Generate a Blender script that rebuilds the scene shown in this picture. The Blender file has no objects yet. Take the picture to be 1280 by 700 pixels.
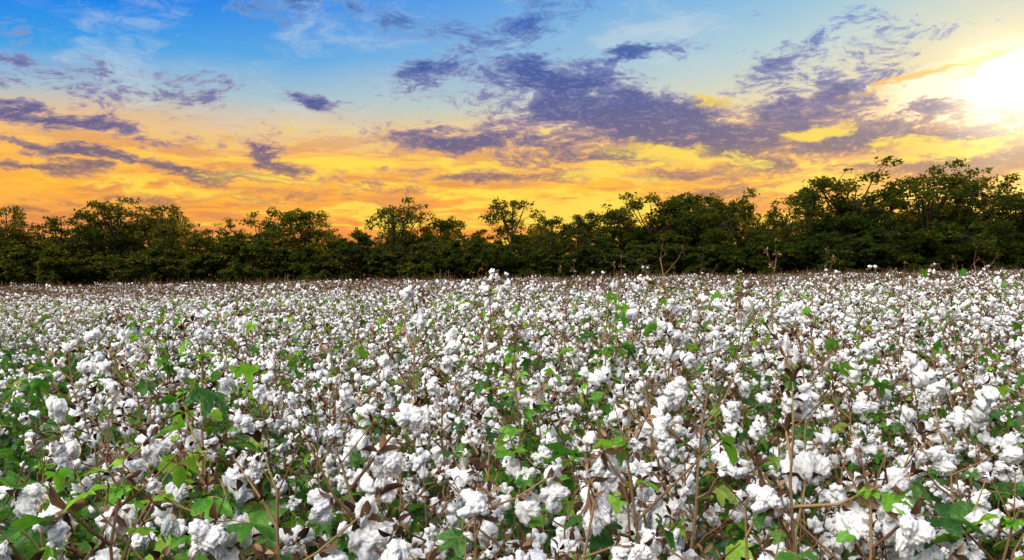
import bpy, math, random, bisect
import numpy as np
from mathutils import noise, Vector, Matrix, Euler

SEED=7
random.seed(SEED); rng=np.random.default_rng(SEED)
scene=bpy.context.scene
scene.view_settings.view_transform='Standard'
scene.view_settings.look='None'
scene.view_settings.exposure=0

# ------------------------------------------------------------ camera
F=1067.0; CAMZ=1.5
ROLL=math.radians(0.9)
cam_d=bpy.data.cameras.new('camera'); cam=bpy.data.objects.new('camera',cam_d)
scene.collection.objects.link(cam); scene.camera=cam
cam_d.lens=30; cam_d.sensor_width=36; cam_d.clip_end=6000; cam_d.clip_start=0.05
cam.location=(0,0,CAMZ)
cam.rotation_euler=(math.radians(90-0.16),ROLL,0)

def px_dir(px,py):
    dx=px-640; dy=350-py
    x=dx*math.cos(ROLL)+dy*math.sin(ROLL)
    z=-dx*math.sin(ROLL)+dy*math.cos(ROLL)-3
    return x/F, z/F          # at unit y
def px_azel(px,py):
    x,z=px_dir(px,py)
    return math.atan2(x,1), z/math.sqrt(1+x*x)

def lin1(c):
    c/=255.0
    return c/12.92 if c<=0.04045 else ((c+0.055)/1.055)**2.4
def lin(r,g,b): return (lin1(r),lin1(g),lin1(b),1.0)

# ------------------------------------------------------------ node helpers
class NT:
    def __init__(s,tree): s.t=tree; s.n=tree.nodes; s.l=tree.links
    def put(s,sock,v):
        if isinstance(v,bpy.types.NodeSocket): s.l.new(v,sock)
        elif v is not None: sock.default_value=v
    def math(s,op,a,b=None,c=None,clamp=False):
        n=s.n.new('ShaderNodeMath'); n.operation=op; n.use_clamp=clamp
        s.put(n.inputs[0],a)
        if b is not None: s.put(n.inputs[1],b)
        if c is not None: s.put(n.inputs[2],c)
        return n.outputs[0]
    def vmath(s,op,a,b=None,out=0):
        n=s.n.new('ShaderNodeVectorMath'); n.operation=op
        s.put(n.inputs[0],a)
        if b is not None: s.put(n.inputs[1],b)
        return n.outputs[out]
    def scale(s,a,f):
        n=s.n.new('ShaderNodeVectorMath'); n.operation='SCALE'
        s.put(n.inputs[0],a); s.put(n.inputs['Scale'],f); return n.outputs[0]
    def comb(s,x,y,z):
        n=s.n.new('ShaderNodeCombineXYZ'); s.put(n.inputs[0],x); s.put(n.inputs[1],y); s.put(n.inputs[2],z); return n.outputs[0]
    def sstep(s,v,a,b,o0=0.0,o1=1.0,smooth=True):
        n=s.n.new('ShaderNodeMapRange'); n.interpolation_type='SMOOTHSTEP' if smooth else 'LINEAR'
        s.put(n.inputs[0],v); n.inputs[1].default_value=a; n.inputs[2].default_value=b
        n.inputs[3].default_value=o0; n.inputs[4].default_value=o1; return n.outputs[0]
    def mix(s,f,a,b,mode='MIX'):
        n=s.n.new('ShaderNodeMix'); n.data_type='RGBA'; n.blend_type=mode
        s.put(n.inputs[0],f); s.put(n.inputs[6],a); s.put(n.inputs[7],b); return n.outputs[2]
    def ramp(s,v,stops,interp='LINEAR'):
        n=s.n.new('ShaderNodeValToRGB'); n.color_ramp.interpolation=interp
        e=n.color_ramp.elements
        while len(e)<len(stops): e.new(0.5)
        for i,(p,c) in enumerate(stops): e[i].position=p; e[i].color=c
        s.put(n.inputs[0],v); return n.outputs[0]
    def noise(s,vec,scale,detail=4,rough=0.5,dist=0.0,color=False):
        n=s.n.new('ShaderNodeTexNoise'); n.inputs['Scale'].default_value=scale
        n.inputs['Detail'].default_value=detail; n.inputs['Roughness'].default_value=rough
        n.inputs['Distortion'].default_value=dist
        if vec is not None: s.l.new(vec,n.inputs['Vector'])
        return n.outputs[1 if color else 0]

# ------------------------------------------------------------ world
SUN_AZ,sel=px_azel(1262,122)
SUN_EL=math.atan(sel)
world=bpy.data.worlds.new('World'); scene.world=world; world.use_nodes=True
T=NT(world.node_tree); T.n.clear()
tc=T.n.new('ShaderNodeTexCoord'); D=T.vmath('NORMALIZE',tc.outputs['Generated'])
sx=T.n.new('ShaderNodeSeparateXYZ'); T.l.new(D,sx.inputs[0]); X,Y,Z=sx.outputs
az=T.math('ARCTAN2',X,Y)
hor=T.math('SQRT',T.math('ADD',T.math('MULTIPLY',X,X),T.math('MULTIPLY_ADD',Y,Y,1e-5)))
el=T.math('DIVIDE',Z,hor)
elr=T.math('MULTIPLY',el,2.5,clamp=True)
E=lambda v:v*2.5
ND=T.vmath('MULTIPLY',D,(1,1,3.2))
soft=T.noise(ND,2.6,2,0.5)
elw=T.math('ADD',elr,T.math('MULTIPLY_ADD',soft,0.14,-0.08))
left=T.ramp(elw,[(0,lin(234,108,50)),(E(.06),lin(245,148,76)),(E(.10),lin(255,178,56)),(E(.136),lin(252,188,86)),
   (E(.170),lin(228,194,150)),(E(.205),lin(160,192,208)),(E(.25),lin(64,160,228)),(E(.31),lin(6,128,232)),(1,lin(6,100,205))])
right=T.ramp(elw,[(0,lin(250,136,18)),(E(.06),lin(255,168,34)),(E(.10),lin(255,190,54)),(E(.136),lin(255,208,88)),
   (E(.170),lin(248,216,140)),(E(.205),lin(222,216,182)),(E(.25),lin(180,208,212)),(E(.32),lin(128,188,222)),(1,lin(70,150,215))])
fs=T.sstep(az,-0.5,0.5)
base=T.mix(fs,left,right)
# --- clouds in azimuth / elevation
P=T.comb(az,el,0.0)
w1=T.noise(ND,9,2,0.55,color=True); w2=T.noise(ND,34,3,0.6,color=True)
W=T.vmath('ADD',T.scale(T.vmath('SUBTRACT',w1,(.5,.5,.5)),0.10),T.scale(T.vmath('SUBTRACT',w2,(.5,.5,.5)),0.050))
W=T.vmath('MULTIPLY',W,(1.0,0.5,0))
PW=T.vmath('ADD',P,W)
def blobs(lst,src,k=1.0):
    acc=None
    for (bx,by,hx,hy,rot,w) in lst:
        a,e=px_azel(bx,by)
        m=T.n.new('ShaderNodeMapping'); m.vector_type='TEXTURE'
        m.inputs['Location'].default_value=(a,e,0)
        m.inputs['Rotation'].default_value=(0,0,math.radians(rot))
        m.inputs['Scale'].default_value=(k*hx/F,k*hy/F,1)
        T.l.new(src,m.inputs['Vector'])
        d=T.vmath('LENGTH',m.outputs[0],out=1)
        v=T.math('MULTIPLY_ADD',d,-w,w)
        acc=v if acc is None else T.math('MAXIMUM',acc,v)
    return acc
dark=[(690,105,95,34,-8,1.3),(790,148,180,38,-10,1.5),(800,66,85,12,6,1.1),(575,176,95,20,4,1.3),(910,172,140,32,-6,1.4),
 (515,92,50,16,14,1.0),(400,130,36,12,-5,1.0),(640,36,80,24,22,.8),(345,205,46,15,-28,1.2),(250,215,120,9,-9,1.2),(110,190,120,8,-6,1.1),
 (45,207,70,7,-4,1.0),(70,150,150,9,-7,1.0),(95,92,90,12,-12,.2),(200,118,50,16,0,.3),(1010,135,100,36,28,1.0),(1060,175,180,28,4,1.4),
 (1200,168,70,26,-15,1.15),(1190,204,150,17,3,1.3),(790,192,150,14,-3,1.0),(640,222,150,12,2,.75),(860,216,150,12,2,.85),
 (920,240,120,14,3,.9),(460,236,90,8,0,.5),(360,8,80,12,-5,.5),(480,22,110,13,-10,.35),(1275,207,70,15,0,1.1),(980,85,90,14,32,.5),
 (340,250,120,5,-2,.5),(160,255,150,5,3,.5),(690,190,110,18,-3,.9)]
bl=T.math('MAXIMUM',blobs(dark,PW,1.2),-0.55)
NS=T.vmath('MULTIPLY',D,(1,1,2.6))
NS=T.vmath('ADD',NS,T.scale(w1,0.08))
n1=T.noise(NS,17,6,0.70); n2=T.noise(NS,80,4,0.70)
nn=T.math('ADD',T.math('MULTIPLY',n1,0.74),T.math('MULTIPLY',n2,0.46))
dens=T.math('ADD',bl,T.math('MULTIPLY_ADD',nn,3.9,-2.28))
al=T.sstep(dens,-0.10,0.48)
thick=T.sstep(dens,0.05,0.95)
ccol=T.ramp(elr,[(E(.03),lin(200,112,66)),(E(.09),lin(164,110,88)),(E(.125),lin(118,96,112)),(E(.165),lin(80,80,136)),(E(.22),lin(54,70,146)),(E(.3),lin(46,88,172))])
cedge=T.ramp(elr,[(E(.03),lin(255,176,60)),(E(.1),lin(250,170,76)),(E(.15),lin(230,172,118)),(E(.2),lin(168,158,180)),(E(.3),lin(110,160,215))])
cc=T.mix(thick,cedge,ccol)
cc=T.mix(T.sstep(n2,0.50,0.68,0,0.42),cc,T.ramp(elr,[(E(.09),lin(252,184,90)),(E(.14),lin(206,170,150)),(E(.2),lin(134,138,184)),(E(.3),lin(150,175,210))]))
# sun glow
sd=(math.sin(SUN_AZ)*math.cos(SUN_EL),math.cos(SUN_AZ)*math.cos(SUN_EL),math.sin(SUN_EL))
dt=T.math('MAXIMUM',T.vmath('DOT_PRODUCT',D,sd,out=1),0.0)
g1=T.math('POWER',dt,800.0); g2=T.math('POWER',dt,90.0)
NL=T.vmath('ADD',T.vmath('MULTIPLY',D,(1,1,7.5)),T.scale(w1,0.12))
n3=T.noise(NL,9,6,0.66)
lowm=T.math('MULTIPLY',T.sstep(el,0.20,0.13),T.sstep(el,0.0,0.05))
st=T.math('MULTIPLY',T.sstep(n3,0.50,0.60),lowm)
base=T.mix(T.math('MULTIPLY',st,0.6),base,lin(210,130,84))
hi=T.math('MULTIPLY',T.sstep(n3,0.50,0.38),T.math('MULTIPLY',lowm,T.sstep(az,-0.75,-0.05)))
base=T.mix(T.math('MULTIPLY',hi,0.95),base,lin(255,224,74))
NC=T.vmath('ADD',T.vmath('MULTIPLY',D,(1.6,1,3.0)),T.scale(w1,0.25))
n4=T.noise(NC,5,5,0.68)
cir=T.math('MULTIPLY',T.sstep(n4,0.48,0.72),T.sstep(el,0.14,0.20))
base=T.mix(T.math('MULTIPLY',cir,0.5),base,lin(206,216,222))
base=T.mix(T.math('MULTIPLY',g2,0.55,clamp=True),base,(1.0,0.76,0.32,1))
gold=[(850,190,85,16,-5,1.1),(730,255,100,14,0,1.2),(770,222,90,10,-3,1),(1140,180,50,16,-5,1),(1010,163,60,10,5,.9),(1010,232,90,10,3,1),(690,268,120,16,3,1.3),(905,128,60,14,-20,.5),(560,208,90,7,0,.7),(1235,258,60,12,0,.9),(1180,185,90,8,4,.8),(470,270,110,8,0,.8),(190,235,120,8,-4,.8),(330,228,70,7,-10,.7)]
gb=T.math('MAXIMUM',blobs(gold,PW,1.15),-0.6)
gd=T.sstep(T.math('ADD',gb,T.math('MULTIPLY_ADD',nn,3.0,-1.72)),0.1,0.8)
bri=[(1210,108,130,36,17,1.4),(1262,138,60,34,0,1.8)]
bd=T.sstep(T.math('ADD',T.math('MAXIMUM',blobs(bri,PW,1.2),-.6),T.math('MULTIPLY_ADD',nn,1.2,-.74)),0.0,0.8)
sky=T.mix(T.math('MULTIPLY',bd,0.95),base,(1.15,1.0,0.70,1))
sky=T.mix(T.math('MULTIPLY',al,0.93),sky,cc)
sky=T.mix(T.math('MULTIPLY',gd,0.9),sky,lin(255,218,78))
ob_=T.sstep(T.math('ADD',T.math('MAXIMUM',blobs([(1170,92,130,9,9,1.0),(1240,78,60,7,14,.8)],PW),-.6),T.math('MULTIPLY_ADD',nn,1.6,-1.0)),0.0,0.8)
sky=T.mix(T.math('MULTIPLY',ob_,0.8),sky,lin(246,184,70))
sky=T.mix(1.0,sky,T.scale(T.comb(1.0,0.86,0.55),T.math('MULTIPLY',g1,0.75)),'ADD')
# rest of the sky dome: pale zenith, added unseen bright lobe to light the cotton
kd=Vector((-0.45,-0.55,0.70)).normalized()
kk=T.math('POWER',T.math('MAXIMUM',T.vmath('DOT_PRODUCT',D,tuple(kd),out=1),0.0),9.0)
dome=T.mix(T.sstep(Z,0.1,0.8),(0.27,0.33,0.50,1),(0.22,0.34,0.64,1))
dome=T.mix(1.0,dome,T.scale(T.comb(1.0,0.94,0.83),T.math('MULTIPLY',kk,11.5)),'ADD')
dome=T.mix(T.sstep(Z,-0.01,-0.08),dome,(0.05,0.045,0.035,1))
nish=T.n.new('ShaderNodeTexSky'); nish.sky_type='NISHITA'; nish.sun_disc=False
nish.sun_elevation=SUN_EL; nish.sun_rotation=SUN_AZ
bg1=T.n.new('ShaderNodeBackground'); T.l.new(sky,bg1.inputs[0])
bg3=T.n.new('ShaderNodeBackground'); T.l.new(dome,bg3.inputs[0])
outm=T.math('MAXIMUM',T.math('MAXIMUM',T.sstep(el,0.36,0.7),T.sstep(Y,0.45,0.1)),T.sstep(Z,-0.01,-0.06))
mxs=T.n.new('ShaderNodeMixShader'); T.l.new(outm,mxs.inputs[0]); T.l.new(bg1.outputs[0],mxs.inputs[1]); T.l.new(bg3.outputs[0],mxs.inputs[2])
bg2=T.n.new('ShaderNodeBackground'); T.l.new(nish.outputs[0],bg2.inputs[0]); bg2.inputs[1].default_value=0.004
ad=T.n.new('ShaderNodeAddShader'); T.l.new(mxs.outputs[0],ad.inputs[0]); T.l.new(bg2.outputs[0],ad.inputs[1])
out=T.n.new('ShaderNodeOutputWorld'); T.l.new(ad.outputs[0],out.inputs[0])

sun_d=bpy.data.lights.new('sun','SUN'); sun=bpy.data.objects.new('sun',sun_d); scene.collection.objects.link(sun)
sun_d.energy=4.6; sun_d.angle=math.radians(2.0); sun_d.color=(1.0,0.74,0.42)
sun.rotation_euler=Vector(sd).to_track_quat('Z','Y').to_euler(); sun.location=(60,100,40)

# ------------------------------------------------------------ materials
def new_mat(name):
    m=bpy.data.materials.new(name); m.use_nodes=True; t=NT(m.node_tree); t.n.clear()
    o=t.n.new('ShaderNodeOutputMaterial'); return m,t,o
def geo_rand(t):
    g=t.n.new('ShaderNodeNewGeometry'); return g.outputs['Random Per Island']
def obj_rand(t):
    g=t.n.new('ShaderNodeObjectInfo'); return g.outputs['Random']
def diffuse_mat(t,o,col,tcol,f,bump=None,gloss=0):
    p=t.n.new('ShaderNodeBsdfDiffuse'); t.put(p.inputs[0],col)
    if bump is not None: t.l.new(bump,p.inputs['Normal'])
    sh=p.outputs[0]
    if f>0:
        tr=t.n.new('ShaderNodeBsdfTranslucent'); t.put(tr.inputs[0],tcol)
        mx=t.n.new('ShaderNodeMixShader'); mx.inputs[0].default_value=f
        t.l.new(sh,mx.inputs[1]); t.l.new(tr.outputs[0],mx.inputs[2]); sh=mx.outputs[0]
    if gloss>0:
        g=t.n.new('ShaderNodeBsdfGlossy'); g.inputs['Roughness'].default_value=.38; g.inputs[0].default_value=(1,1,1,1)
        if bump is not None: t.l.new(bump,g.inputs['Normal'])
        mx=t.n.new('ShaderNodeMixShader'); mx.inputs[0].default_value=gloss
        t.l.new(sh,mx.inputs[1]); t.l.new(g.outputs[0],mx.inputs[2]); sh=mx.outputs[0]
    t.l.new(sh,o.inputs[0])
def bumpn(t,h,strength,dist):
    b=t.n.new('ShaderNodeBump'); b.inputs['Strength'].default_value=strength; b.inputs['Distance'].default_value=dist
    t.l.new(h,b.inputs['Height']); return b.outputs[0]

def cotton(detail):
    m,t,o=new_mat('cotton_fibre')
    r=geo_rand(t)
    c=t.mix(r,(0.90,0.89,0.86,1),(0.77,0.775,0.80,1))
    b=None
    if detail:
        tcx=t.n.new('ShaderNodeTexCoord').outputs['Object']
        nz=t.noise(tcx,190,3,0.7,1.0)
        c=t.mix(t.sstep(nz,0.60,0.78,0,0.3),c,(0.66,0.58,0.46,1)); b=bumpn(t,nz,0.8,0.008)
    diffuse_mat(t,o,c,(0.88,0.78,0.62,1),0.07,b)
    return m
m_cot=cotton(True); m_cot2=cotton(False)

m_burr,t,o=new_mat('dry_burr')
r=geo_rand(t)
c=t.ramp(r,[(0,(0.03,0.016,0.010,1)),(0.5,(0.090,0.046,0.025,1)),(0.85,(0.17,0.095,0.050,1)),(1,(0.28,0.19,0.11,1))])
diffuse_mat(t,o,c,None,0.0)

m_stem,t,o=new_mat('stalk')
r=geo_rand(t)
c=t.ramp(r,[(0,(0.08,0.036,0.022,1)),(0.45,(0.16,0.09,0.048,1)),(0.8,(0.30,0.20,0.10,1)),(1,(0.18,0.19,0.06,1))])
diffuse_mat(t,o,c,None,0.0)

def leafmat(name,stops,trs,detail=True):
    m,t,o=new_mat(name)
    r=geo_rand(t); r2=obj_rand(t)
    rr=t.math('FRACT',t.math('ADD',r,r2))
    c=t.ramp(rr,stops); b=None
    tcl=t.mix(rr,trs[0],trs[1])
    if detail:
        tcx=t.n.new('ShaderNodeTexCoord').outputs['Object']; nz=t.noise(tcx,45,3,0.6)
        c=t.mix(t.sstep(nz,0.5,0.72,0,0.4),c,(0.14,0.14,0.03,1)); b=bumpn(t,nz,0.9,0.015)
    diffuse_mat(t,o,c,tcl,0.34,b,.02 if detail else 0)
    return m
LS=[(0,(0.010,0.038,0.006,1)),(0.5,(0.022,0.088,0.010,1)),(0.85,(0.055,0.18,0.018,1)),(0.96,(0.20,0.25,0.035,1)),(1,(0.16,0.12,0.04,1))]
LT=[(0.05,0.24,0.012,1),(0.22,0.50,0.03,1)]
TS=[(0,(0.05,0.19,0.012,1)),(0.6,(0.10,0.30,0.02,1)),(1,(0.23,0.40,0.04,1))]
TT=[(0.20,0.58,0.03,1),(0.44,0.72,0.06,1)]
m_leaf=leafmat('cotton_leaf',LS,LT); m_leaf2=leafmat('cotton_leaf',LS,LT,False)
m_top=leafmat('young_leaf',TS,TT); m_top2=leafmat('young_leaf',TS,TT,False)
COT,BURR,STEM,LEAF,TOP=0,1,2,3,4
PM=[m_cot,m_burr,m_stem,m_leaf,m_top]
PM2=[m_cot2,m_burr,m_stem,m_leaf2,m_top2]

# ------------------------------------------------------------ mesh building
class MB:
    def __init__(s): s.v=[];s.f=[];s.m=[];s.n=0
    def add(s,v,f,mi):
        v=np.asarray(v,dtype=np.float32); f=np.asarray(f,dtype=np.int32)
        s.v.append(v); s.f.append(f+s.n); s.m.append(np.full(len(f),mi,dtype=np.int32)); s.n+=len(v)
    def mesh(s,name,mats,smooth=True):
        v=np.concatenate(s.v); f=np.concatenate(s.f); mi=np.concatenate(s.m)
        me=bpy.data.meshes.new(name)
        me.vertices.add(len(v)); me.vertices.foreach_set('co',v.ravel())
        me.loops.add(len(f)*3); me.loops.foreach_set('vertex_index',f.ravel())
        me.polygons.add(len(f)); me.polygons.foreach_set('loop_start',np.arange(0,len(f)*3,3,dtype=np.int32))
        me.polygons.foreach_set('loop_total',np.full(len(f),3,dtype=np.int32))
        me.polygons.foreach_set('material_index',mi)
        me.polygons.foreach_set('use_smooth',np.full(len(f),smooth,dtype=bool))
        for m in mats: me.materials.append(m)
        me.update(calc_edges=True); me.validate(); return me

def icos(sub):
    import bmesh
    bm=bmesh.new(); bmesh.ops.create_icosphere(bm,subdivisions=sub,radius=1.0)
    v=np.array([x.co[:] for x in bm.verts]); f=np.array([[q.index for q in p.verts] for p in bm.faces]); bm.free()
    return v,f
LOBES={}
for lod,sub in ((0,4),(1,3),(2,2)):
    v,f=icos(sub); L=[]
    for k in range(10 if lod==0 else 8):
        off=Vector((k*13.1,k*7.7,3.3))
        vv=v.copy()
        for i,p in enumerate(v):
            q=Vector(p)
            d=1+0.48*noise.noise(q*1.35+off)+0.28*noise.noise(q*3.1+off*2)
            if lod<2: d+=0.17*noise.noise(q*6.5+off*3)
            if lod==0: d+=0.10*noise.noise(q*13+off)
            vv[i]=p*d
        L.append(vv)
    LOBES[lod]=(L,f)

def rotm(ax,ang): return np.array(Matrix.Rotation(ang,3,ax))
def align_z(d):
    return np.array(Vector(d).to_track_quat('Z','Y').to_matrix())
U=random.uniform
def carpel(L,w,base_r):
    rows=[(0.0,0.35),(0.35,0.95),(0.7,0.7),(1.0,0.05)]
    v=[]
    for (s,ww) in rows:
        z=L*(0.35*s+0.1*math.sin(s*3)-0.35*s*s*0.6); x=base_r+L*s
        for k in (-1,0,1): v.append((x,k*w*ww*0.5,z+abs(k)*w*0.28*ww))
    f=[]
    for i in range(3):
        for k in range(2):
            a=i*3+k; f+= [(a,a+3,a+1),(a+1,a+3,a+4)]
    return np.array(v),np.array(f)
def add_boll(mb,pos,axis,s,lod,openness=1.0):
    R=align_z(axis)@rotm('Z',U(0,6.28)); pos=np.array(pos)
    nl=random.choice((4,4,5)); lobes,lf=LOBES[lod]
    droop=random.choice((0.003,0.006,0.014,0.034))*s
    if openness>0:
        for k in range(nl+1):
            a=k/nl*6.283+U(-.2,.2)
            lv=random.choice(lobes)
            if k==nl: c=np.array((0,0,0.030)); sc=np.array((0.016,0.016,0.018)); M=rotm('Z',U(0,6))
            else:
                rr=U(.015,.023); c=np.array((math.cos(a)*rr,math.sin(a)*rr,U(.020,.034)))
                sc=np.array((U(.013,.017),U(.012,.016),U(.018,.027)))
                M=rotm('Z',a)@rotm('Y',U(.2,.8))
            vv=(lv@rotm('Z',U(0,6)).T)*sc@M.T+c
            vv=(vv*s*openness)@R.T
            dz=droop*U(.3,1.3)
            zz=vv[:,2]; vv[:,2]=zz-dz-np.clip(-(zz-0.0),0,1)*(droop*18)
            vv=vv+pos
            mb.add(vv,lf,COT)
            if lod==0:
                idx=rng.integers(0,len(vv),30); ctr=vv.mean(0)
                p=vv[idx]; n=p-ctr; n/=np.linalg.norm(n,axis=1)[:,None]
                t1=rng.normal(size=p.shape); t1/=np.linalg.norm(t1,axis=1)[:,None]
                tip=p+n*rng.uniform(.003,.009,(30,1))+t1*0.006
                b=p-n*0.002; V=np.concatenate([b-t1*0.0007,b+np.cross(n,t1)*0.0011,tip])
                I=np.arange(30); mb.add(V,np.stack([I,I+30,I+60],1),COT)
    nc=nl if lod<2 else 4
    for k in range(nc):
        a=(k+.5)/nc*6.283+U(-.15,.15)
        v,f=carpel(U(.034,.050)*s,0.019*s,0.004)
        v=v@rotm('Y',-U(-.35,.75)).T@rotm('Z',a).T@R.T+pos
        mb.add(v,f,BURR)
def tube(mb,pts,r0,r1,mi,sides=5):
    n=len(pts); V=[];Fc=[]
    for i,p in enumerate(pts):
        d=(pts[min(i+1,n-1)]-pts[max(i-1,0)]); d=d/(np.linalg.norm(d)+1e-9)
        R=align_z(d); r=r0+(r1-r0)*i/(n-1)
        for k in range(sides):
            a=k/sides*6.283; V.append(p+R@np.array((math.cos(a)*r,math.sin(a)*r,0)))
    for i in range(n-1):
        for k in range(sides):
            a=i*sides+k; b=i*sides+(k+1)%sides
            Fc+=[(a,b,a+sides),(b,b+sides,a+sides)]
    mb.add(V,Fc,mi)
LA=[(0,1.0),(13,.80),(27,.50),(40,.74),(52,.92),(66,.70),(84,.46),(102,.64),(120,.56),(150,.36),(172,.12)]
full=[(a,r) for a,r in LA]+[(-a,r) for a,r in LA[:0:-1]]
def add_leaf(mb,pos,d,s,mi,lod=0):
    ph=U(0,6); curl=U(.15,.75); fold=U(.05,.5); n=len(full)
    V=[(0,0,0)]
    for ring in ((0.55,1.0) if lod<2 else (1.0,)):
        for a,r in full:
            a=math.radians(a); rr=r*ring*U(.90,1.08); x=math.cos(a)*rr; y=math.sin(a)*rr
            V.append((x,y,-curl*rr*rr+fold*abs(y)+0.11*math.sin(a*4+ph)*ring))
    Fc=[]
    for k in range(n):
        a=1+k; b=1+(k+1)%n; Fc.append((0,a,b))
        if lod<2: Fc+=[(a,a+n,b),(b,a+n,b+n)]
    d=np.array(d,float); d/=np.linalg.norm(d)
    up=np.array((U(-.5,.5),U(-.5,.5),1.0)); y=np.cross(up,d); y/=np.linalg.norm(y); z=np.cross(d,y)
    R=np.stack([d,y,z],1)
    mb.add((np.array(V)*s)@R.T+np.array(pos),Fc,mi)
def dirv(a,e): return np.array((math.cos(a)*math.cos(e),math.sin(a)*math.cos(e),math.sin(e)))

def make_plant(name,H,lod,boll_p,leaf_p,top_p,spread=1.0,bs=1.0,lsz=1.0,step=1.0):
    mb=MB(); lean=dirv(U(0,6.28),0)*U(0,.14)*H
    n=9; pts=[]
    for i in range(n):
        t_=i/(n-1); pts.append(np.array((0,0,H*t_))+lean*t_*t_+np.array((U(-1,1),U(-1,1),0))*0.012)
    tube(mb,pts,0.0078,0.0030,STEM,5 if lod<2 else 3)
    def at(t_):
        x=t_*(n-1); i=min(int(x),n-2); return pts[i]*(1-(x-i))+pts[i+1]*(x-i)
    a=U(0,6.28); z=0.16
    while z<0.97:
        p0=at(z); a+=2.4+U(-.3,.3); tt=z
        L=(0.30*(1-tt)**0.6+0.07)*spread*U(.6,1.35); e=U(.35,.95)
        segs=2 if tt>.75 else 3
        P_=[p0]; cur=p0; aa=a
        for k in range(segs):
            aa+=(-1)**k*U(.1,.45); e2=e+U(-.25,.2)+(0.1*k)
            cur=cur+dirv(aa,e2)*L/segs; P_.append(cur)
        tw=cur+dirv(aa+U(-.4,.4),e+U(0,.4))*U(.02,.09)
        tube(mb,P_+[tw],0.0038,0.0016,STEM,4 if lod<2 else 3)
        if random.random()<.45: add_boll(mb,tw,dirv(aa,U(.2,1.4)),U(.45,.75),lod,0)
        for k in range(1,segs+1):
            if random.random()<boll_p*(0.8+0.3*tt)*(1 if k>1 or segs==2 else .6):
                ax=dirv(aa+U(-1.4,1.4),U(-1.0,1.2))
                add_boll(mb,P_[k]+dirv(aa,.3)*0.006,ax,bs*U(.75,1.22)*(1.0 if tt<.8 else .88),lod)
            elif random.random()<0.45:
                add_boll(mb,P_[k],dirv(aa,U(.2,1.3)),U(.6,.9),lod,0 if random.random()<.65 else .55)
            if random.random()<leaf_p*(1.25-0.9*tt):
                pd=dirv(aa+U(-1.5,1.5),U(-.2,.8)); pl=U(.03,.08); q=P_[k]+pd*pl
                tube(mb,[P_[k],P_[k]+pd*pl*.5+np.array((0,0,.004)),q],0.0013,0.001,STEM,3)
                ld=dirv(aa+U(-1.5,1.5),U(-1.0,.25))
                add_leaf(mb,q,ld,U(.035,.075)*lsz,TOP if random.random()<top_p*.4 else LEAF,lod)
        for _ in range(2 if top_p>.8 else 1):
          if random.random()<top_p*(0.25+tt):
            pd=dirv(a+3+U(-1,1),U(.1,.8)); pl=U(.03,.07); q=p0+pd*pl
            tube(mb,[p0,p0+pd*pl*.5,q],0.0013,0.001,STEM,3)
            add_leaf(mb,q,dirv(a+3+U(-1,1),U(-.7,.4)),U(.025,.06)*lsz,TOP,lod)
        z+=U(.05,.08)*step
    top=at(1.0)
    for k in range(random.randint(2,4)):
        d=dirv(U(0,6.28),U(.7,1.4)); q=top+d*U(.02,.11)
        tube(mb,[top-np.array((0,0,.01)),q],0.0022,0.0014,STEM,3)
        add_boll(mb,q,d,U(.5,.85),lod,random.choice((0,0,0,.5,.9)))
    if random.random()<top_p:
        for k in range(3): add_leaf(mb,top,dirv(U(0,6.28),U(-.3,.6)),U(.02,.04),TOP,lod)
    return mb.mesh(name,PM if lod<2 else PM2)
def make_under(name):
    mb=MB()
    for s_ in range(3):
        b=np.array((U(-.12,.12),U(-.12,.12),0)); h=U(.35,.66)
        tp=b+np.array((U(-.12,.12),U(-.12,.12),h)); tube(mb,[b,(b+tp)/2+np.array((U(-.03,.03),0,0)),tp],.005,.002,STEM,4)
        for k in range(13):
            f=U(.15,1); p=b*(1-f)+tp*f; q=p+dirv(U(0,6.28),U(-.2,.9))*U(.05,.17)
            tube(mb,[p,(p+q)/2,q],.0014,.001,STEM,3)
            add_leaf(mb,q,dirv(U(0,6.28),U(-1,.2)),U(.045,.085),LEAF if random.random()<.95 else TOP,1)
        if random.random()<.9: add_boll(mb,tp,dirv(U(0,6),U(-.5,1)),.95,2)
    return mb.mesh(name,PM)

def make_clump(name,nb,nlf):
    mb=MB()
    for i in range(34):
        x,y=U(-.55,.55),U(-.55,.55); h=U(.85,1.28)
        tube(mb,[np.array((x,y,.3)),np.array((x+U(-.05,.05),y+U(-.05,.05),h))],.0065,.0035,STEM,3)
        add_boll(mb,(x,y,h),(0,0,1),U(.8,1.2),2,0)
    lob,lf=LOBES[2]
    for i in range(nb):
        p=np.array((U(-.6,.6),U(-.6,.6),1.06-abs(random.gauss(0,.26))))
        p[2]=max(p[2],.3)
        for k in range(2):
            vv=random.choice(lob)*np.array((U(.022,.032),U(.022,.032),U(.024,.036)))+p+rng.normal(size=3)*.018
            mb.add(vv,lf,COT)
        for q in range(3):
            v,f=carpel(.05,.032,.0); mb.add(v@rotm('Y',U(-.4,.4)).T@rotm('Z',U(0,6)).T+p+np.array((U(-.02,.02),U(-.02,.02),U(-.02,.03))),f,BURR)
    for i in range(nlf):
        z=U(.3,.98)
        add_leaf(mb,(U(-.6,.6),U(-.6,.6),z),dirv(U(0,6.28),U(-.8,.3)),U(.045,.085),TOP if random.random()<.2 else LEAF,2)
    return mb.mesh(name,PM2)

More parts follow.
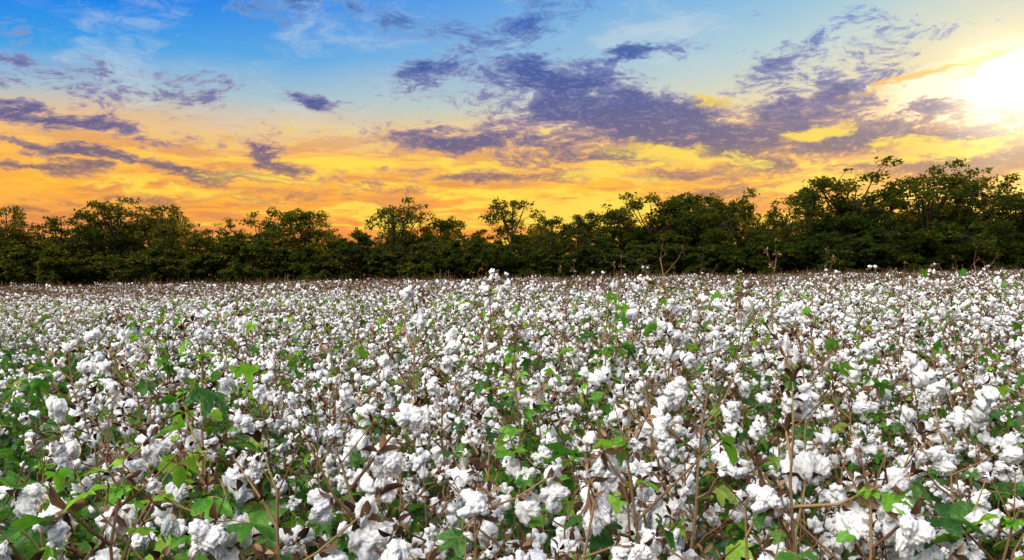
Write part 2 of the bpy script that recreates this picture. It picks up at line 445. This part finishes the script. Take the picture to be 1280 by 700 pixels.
src=bpy.data.collections.new('cotton_plant_library')   # not linked in the scene: instanced only
NEARN=8; MIDN=9; FARN=6; UNDN=4
def srcobj(i,me):
    ob=bpy.data.objects.new('p%02d'%i,me); src.objects.link(ob)
for i in range(NEARN):
    leafy=(i in (2,5))
    srcobj(i,make_plant('near%02d'%i,U(.9,1.1),1,.54 if not leafy else .34,.34 if not leafy else .9,.10 if not leafy else .65,1.12,1.08,1.05,1.05))
for i in range(MIDN):
    leafy=(i in (2,6))
    srcobj(NEARN+i,make_plant('mid%02d'%i,U(.88,1.14),2,.56 if not leafy else .38,.34 if not leafy else .85,.12 if not leafy else .8,1.12,1.07,1.0,1.05))
for i in range(FARN):
    srcobj(NEARN+MIDN+i,make_clump('far%02d'%i,(34,28,32,26,34,26)[i],(20,28,30,30,24,46)[i]))
for i in range(UNDN):
    srcobj(NEARN+MIDN+FARN+i,make_under('und%02d'%i))

# placement
pos=[];idx=[];rot=[];scl=[]
TH=math.radians(24)  # rows run away to the left
ct,st_=math.cos(TH),math.sin(TH)
def wpos(r_,s_):
    return r_*ct - s_*st_, r_*st_+s_*ct
def add(x,y,i,sc):
    pos.append((x,y,0)); idx.append(i); rot.append((U(-.12,.12),U(-.12,.12),U(0,6.28))); scl.append(sc)
for ri in range(-26,34):
    s_=-8.0
    while s_<32:
        s_+=U(.15,.33)
        x,y=wpos(ri*0.92+random.gauss(0,.13),s_)
        if y<1.55 or y>22 or abs(x)>0.66*y+1.4: continue
        d=math.hypot(x,y)
        if d<1.8: continue
        left_gap = x < -0.50*y+0.05 and y<12
        vn=noise.noise(Vector((x*.55,y*.55,0)))
        sc=U(.80,1.12)*(1+.22*vn)
        if d<3.2: sc=U(.70,.92)
        if 4<d<14 and random.random()<.14: sc*=U(1.12,1.32)
        if x>-0.05*y and 5<d<16 and random.random()<.15: sc*=U(1.1,1.28)
        sc=min(sc,1.18 if x<-.1*y else 1.42)
        if left_gap:
            if random.random()<.6: continue
            sc*=.78
        if d<6.5:
            i=random.randrange(NEARN)
            if left_gap and random.random()<.6: i=random.choice((2,5))
        else: i=NEARN+random.randrange(MIDN)
        add(x,y,i,sc)
y=1.2
while y<11:
    xm=0.66*y+1.4; x=-xm
    while x<xm:
        if math.hypot(x,y)>1.3: add(x+U(-.15,.15),y+U(-.15,.15),NEARN+MIDN+FARN+random.randrange(UNDN),U(.75,1.15)*(1.15 if x<-.5*y else 1)*(.9 if y<2.2 else 1))
        x+=.36
    y+=.36
y=22.0
while y<96:
    stp=0.80 if y<50 else 0.98
    xm=0.66*y+3; x=-xm
    while x<xm:
        xx,yy=x+U(-.3,.3),y+U(-.3,.3)
        add(xx,yy,NEARN+MIDN+random.randrange(FARN),U(.84,1.1)*(1+.12*noise.noise(Vector((xx*.3,yy*.3,5))))*(U(1.1,1.3) if random.random()<.10 else 1)*(1 if y<50 else 1.05))
        x+=stp
    y+=stp
me=bpy.data.meshes.new('cotton_field'); me.from_pydata(pos,[],[])
a=me.attributes.new('pidx','INT','POINT'); a.data.foreach_set('value',np.array(idx,dtype=np.int32))
a=me.attributes.new('prot','FLOAT_VECTOR','POINT'); a.data.foreach_set('vector',np.array(rot,dtype=np.float32).ravel())
a=me.attributes.new('pscl','FLOAT','POINT'); a.data.foreach_set('value',np.array(scl,dtype=np.float32))
field=bpy.data.objects.new('cotton_field',me); scene.collection.objects.link(field)
ng=bpy.data.node_groups.new('scatter','GeometryNodeTree')
ng.interface.new_socket('Geometry',in_out='INPUT',socket_type='NodeSocketGeometry')
ng.interface.new_socket('Geometry',in_out='OUTPUT',socket_type='NodeSocketGeometry')
gi=ng.nodes.new('NodeGroupInput'); go=ng.nodes.new('NodeGroupOutput')
iop=ng.nodes.new('GeometryNodeInstanceOnPoints'); ci=ng.nodes.new('GeometryNodeCollectionInfo')
ci.inputs['Collection'].default_value=src; ci.inputs['Separate Children'].default_value=True; ci.inputs['Reset Children'].default_value=True
def na(nm,ty):
    n=ng.nodes.new('GeometryNodeInputNamedAttribute'); n.data_type=ty; n.inputs[0].default_value=nm; return n.outputs[0]
e2r=ng.nodes.new('FunctionNodeEulerToRotation')
L=ng.links.new
L(gi.outputs[0],iop.inputs['Points']); L(ci.outputs[0],iop.inputs['Instance']); iop.inputs['Pick Instance'].default_value=True
L(na('pidx','INT'),iop.inputs['Instance Index']); L(na('prot','FLOAT_VECTOR'),e2r.inputs[0]); L(e2r.outputs[0],iop.inputs['Rotation'])
L(na('pscl','FLOAT'),iop.inputs['Scale']); L(iop.outputs[0],go.inputs[0])
md=field.modifiers.new('scatter','NODES'); md.node_group=ng

# foreground plants, each its own object
hm=[make_plant('hero_a',1.0,0,.50,.30,.1,1.25,1.10,1,1.25),make_plant('hero_b',1.0,0,.46,.4,.15,1.25,1.12,1,1.25),
    make_plant('hero_leafy',1.05,0,.15,1.2,1.1,.75,.95,1.1,1.05),make_plant('hero_c',.95,0,.56,.2,.05,1.2,1.16,1,1.3),make_plant('hero_leafy2',.95,0,.28,1.2,.7,1.05,1.08,1.15,1.1),
    make_plant('hero_tall',1.5,0,.52,.08,.06,.9,.92,1,.8)]
hl=[(250,448,2.5,2,1.05),(100,600,1.9,4,.95),(340,600,1.85,3,.95),(480,575,1.95,0,1.0),(120,520,3.0,3,.95),(650,440,3.4,2,1.05),
    (800,545,2.3,4,.95),(860,480,2.9,0,1.0),(985,525,2.1,3,.95),(1100,630,1.85,4,.95),(1060,420,3.8,1,1.0),(1190,520,2.8,0,1.0),
    (600,560,2.6,3,.95),(850,322,5.4,5,1.5),(965,322,5.8,5,1.5),(510,395,4.2,0,1.0),(740,372,5,2,1.05),(1045,330,6.4,5,1.5),(1250,328,6.2,5,1.5),(700,640,1.85,1,1.0),(1215,630,2.0,4,.95),(690,342,7.5,5,1.5),(770,336,8,5,1.5),(905,338,8,5,1.5),(30,590,2.3,2,1.05),(1150,590,2.1,3,.95),(200,640,1.8,4,.95),(560,640,1.9,3,.95),(930,640,1.85,3,.95),(1120,345,7,5,1.5),(430,365,8,5,1.5),(50,600,2.0,4,.95),(1180,338,7.4,5,1.5)]
for (hx,hy,d,mi,mh) in hl:
    x,z=px_dir(hx,hy); H=CAMZ+z*d
    ob=bpy.data.objects.new('cotton_plant',hm[mi]); scene.collection.objects.link(ob)
    s=H/mh; ob.location=(x*d,d,0); ob.scale=(max(.85,min(s,1.1)),)*2+(s,); ob.rotation_euler=(U(-.04,.04),U(-.04,.04),U(0,6.28))

# ------------------------------------------------------------ ground
m_soil,t,o=new_mat('soil')
tcx=t.n.new('ShaderNodeTexCoord').outputs['Object']
n1=t.noise(tcx,2.0,4,0.6); n2=t.noise(tcx,30,4,0.65)
c=t.ramp(n1,[(0.3,(0.035,0.024,0.016,1)),(0.7,(0.08,0.055,0.034,1))])
c=t.mix(t.sstep(n2,.5,.7,0,.6),c,(0.03,0.035,0.014,1))
diffuse_mat(t,o,c,None,0,bumpn(t,n2,1.0,.06))
mb=MB(); G=40; ex=2500
gx=np.sign(np.linspace(-1,1,G))*np.abs(np.linspace(-1,1,G))**3*ex
V=[(x,y,0.0) for y in gx for x in gx]
Fc=[]
for j in range(G-1):
    for i in range(G-1):
        q=j*G+i; Fc+=[(q,q+1,q+G),(q+1,q+G+1,q+G)]
mb.add(V,Fc,0)
gr=bpy.data.objects.new('ground',mb.mesh('ground',[m_soil])); scene.collection.objects.link(gr)

# ------------------------------------------------------------ trees
m_bark,t,o=new_mat('bark')
diffuse_mat(t,o,t.ramp(t.noise(t.n.new('ShaderNodeTexCoord').outputs['Object'],6,4,.6),[(0.3,(0.02,0.016,0.011,1)),(.7,(.05,.04,.028,1))]),None,0)
m_fol,t,o=new_mat('tree_foliage')
r=geo_rand(t); r2=obj_rand(t); tcx=t.n.new('ShaderNodeTexCoord').outputs['Object']
big=t.noise(tcx,0.8,2,.6)
c=t.mix(r,(0.005,0.016,0.003,1),(0.018,0.040,0.006,1))
c=t.mix(t.sstep(big,.50,.66,0,.7),c,(0.036,0.050,0.007,1))
c=t.mix(t.sstep(r2,.3,1.0,0,.6),c,(0.006,0.018,0.009,1))
diffuse_mat(t,o,c,t.mix(r,(0.08,0.13,0.012,1),(0.52,0.36,0.02,1)),0.30)
def make_tree(name,H,W,nclump,nleaf,low,open_,ls=.16,nsub=6,topr=(.07,.11)):
    mb=MB()
    tr=[np.array((U(-.03,.03)*H*k/5,U(-.03,.03)*H*k/5,H*.88*k/5)) for k in range(6)]
    tube(mb,tr,H*.022,H*.004,0,6)
    subs=[(np.array((0,0,.68*H)),.24*H)]
    for k in range(nsub):
        a=U(0,6.28); rr=W*U(.35,.8); z=U(low+.12,.84)*H
        subs.append((np.array((math.cos(a)*rr,math.sin(a)*rr,z)),U(.10,.20)*H))
    for k in range(4):
        a=U(0,6.28); subs.append((np.array((math.cos(a)*W*.35,math.sin(a)*W*.35,U(.78,.90)*H)),U(*topr)*H))
    for k in range(3):
        subs.append((np.array((U(-.4,.4)*W,U(-.4,.4)*W,(low+.08)*H)),.18*H))
    tot=sum(s[1]**2 for s in subs)
    for c0,R0 in subs:
        b=tr[min(4,max(1,int(c0[2]/H*5)-1))]
        tube(mb,[b,(b+c0)/2+np.array((0,0,-.02*H)),c0],H*.009,H*.003,0,4)
        m=max(4,int(nclump*R0**2/tot))
        for k in range(m):
            p=rng.normal(size=3); p/=np.linalg.norm(p); c=c0+p*R0*(random.random()**.45)*np.array((1.15,1.15,.9))
            if c[2]>H: c[2]=H*U(.95,1.0)
            c[2]=max(c[2],.2); cr=H*U(.022,.055)
            tube(mb,[c0,(c0+c)/2,c+(c-c0)*.15],H*.003,H*.001,0,3)
            n=int(nleaf*(cr/(H*.045))**2*(open_ if c[2]>.6*H else 1.0))
            Pp=rng.normal(size=(n,3)); Pp/=np.linalg.norm(Pp,axis=1)[:,None]
            Pp=Pp*(rng.random((n,1))**.4)*cr*np.array((1.25,1.25,.8))*rng.uniform(.7,1.45,(n,1))+c
            Pp[:,2]=np.abs(Pp[:,2])
            A=rng.normal(size=(n,3)); A/=np.linalg.norm(A,axis=1)[:,None]
            B=np.cross(A,rng.normal(size=(n,3))); B/=np.linalg.norm(B,axis=1)[:,None]
            s=rng.uniform(.4,1.2,(n,1))*ls
            V=np.concatenate([Pp-A*s,Pp+B*s*.6,Pp+A*s,Pp-B*s*.6]); I=np.arange(n)
            mb.add(V,np.concatenate([np.stack([I,I+n,I+2*n],1),np.stack([I,I+2*n,I+3*n],1)]),1)
    return mb.mesh(name,[m_bark,m_fol],False)
TM=[make_tree('t0',10,3.4,170,66,.12,.9),make_tree('t1',10,2.9,150,66,.12,.8,nsub=5),make_tree('t2',10,4.4,180,64,.10,.9,nsub=8),
    make_tree('t3',10,3.2,130,60,.16,.6,nsub=6,topr=(.07,.12)),make_tree('t4',10,4.0,180,66,.08,.95,nsub=8),make_tree('t5',10,4.8,165,58,.16,.62,nsub=9,topr=(.08,.14)),
    make_tree('t6',10,2.5,130,66,.1,.85,nsub=5,topr=(.07,.11)),make_tree('t7',10,4.4,165,60,.13,.7,nsub=8,topr=(.09,.15))]
SH=[make_tree('s0',5,3.4,150,74,.04,1.0,.14),make_tree('s1',5,3.8,160,74,.04,1.0,.14)]
tl=bpy.data.objects.new('tree_line',None); scene.collection.objects.link(tl)
def tree(x,y,H,W=None,mi=None,pool=TM,h0=10):
    me=pool[mi if mi is not None else random.randrange(len(pool))]
    ob=bpy.data.objects.new('tree',me); scene.collection.objects.link(ob); ob.parent=tl
    s=H/h0; w=s*U(.9,1.25) if W is None else W
    ob.location=(x,y,0); ob.scale=(w,w*U(.9,1.1),s); ob.rotation_euler=(0,0,U(0,6.28))
peaks=[(8,250,.8,3),(-30,270,1,2),(75,264,1.0,1),(148,243,1.25,5),(203,249,.9,3),(265,282,1.1,4),(325,268,1.1,7),(385,255,1.2,0),
 (450,284,.9,6),(492,248,1.1,5),(550,268,1.0,0),(595,283,.9,4),(640,242,1.1,3),(690,266,1.1,6),(725,262,1.0,4),(765,254,1.1,0),(815,244,1.2,7),(868,233,1.2,0),(912,236,1.0,2),
 (965,256,1.0,1),(1008,232,.9,6),(1060,208,1.35,7),(1110,226,1.1,1),(1160,204,1.35,5),(1205,215,1.1,7),(1272,234,1.1,0),(1320,235,1.2,2),(-80,270,1,1),(1370,230,1.2,0)]
for (px,py,w,mi) in peaks:
    D_=U(98,104); x,z=px_dir(px,py); H=CAMZ+z*D_
    tree(x*D_,D_,H*1.02,H/10*w*U(.98,1.12),mi)
env=sorted([(p[0],p[1]) for p in peaks])
def envh(px):
    px=max(env[0][0],min(env[-1][0],px)); i=min(len(env)-2,max(0,bisect.bisect(env,(px,999))-1))
    a,b=env[i],env[i+1]; t_=(px-a[0])/(b[0]-a[0]+1e-6); return a[1]*(1-t_)+b[1]*t_
px=-140
while px<1420:
    for D_ in (U(103,108),U(110,118)):
        q=px+U(-18,18); x,z=px_dir(q,min(304,envh(q)+U(14,50))); tree(x*D_,D_,CAMZ+z*D_)
    D_=U(95,99); x,z=px_dir(px+U(-8,8),U(294,326)-(px/1280)*22); H=CAMZ+z*D_; tree(x*D_,D_,H,H/5*U(1.1,1.4),None,SH,5)
    px+=25
print('instances',len(pos))
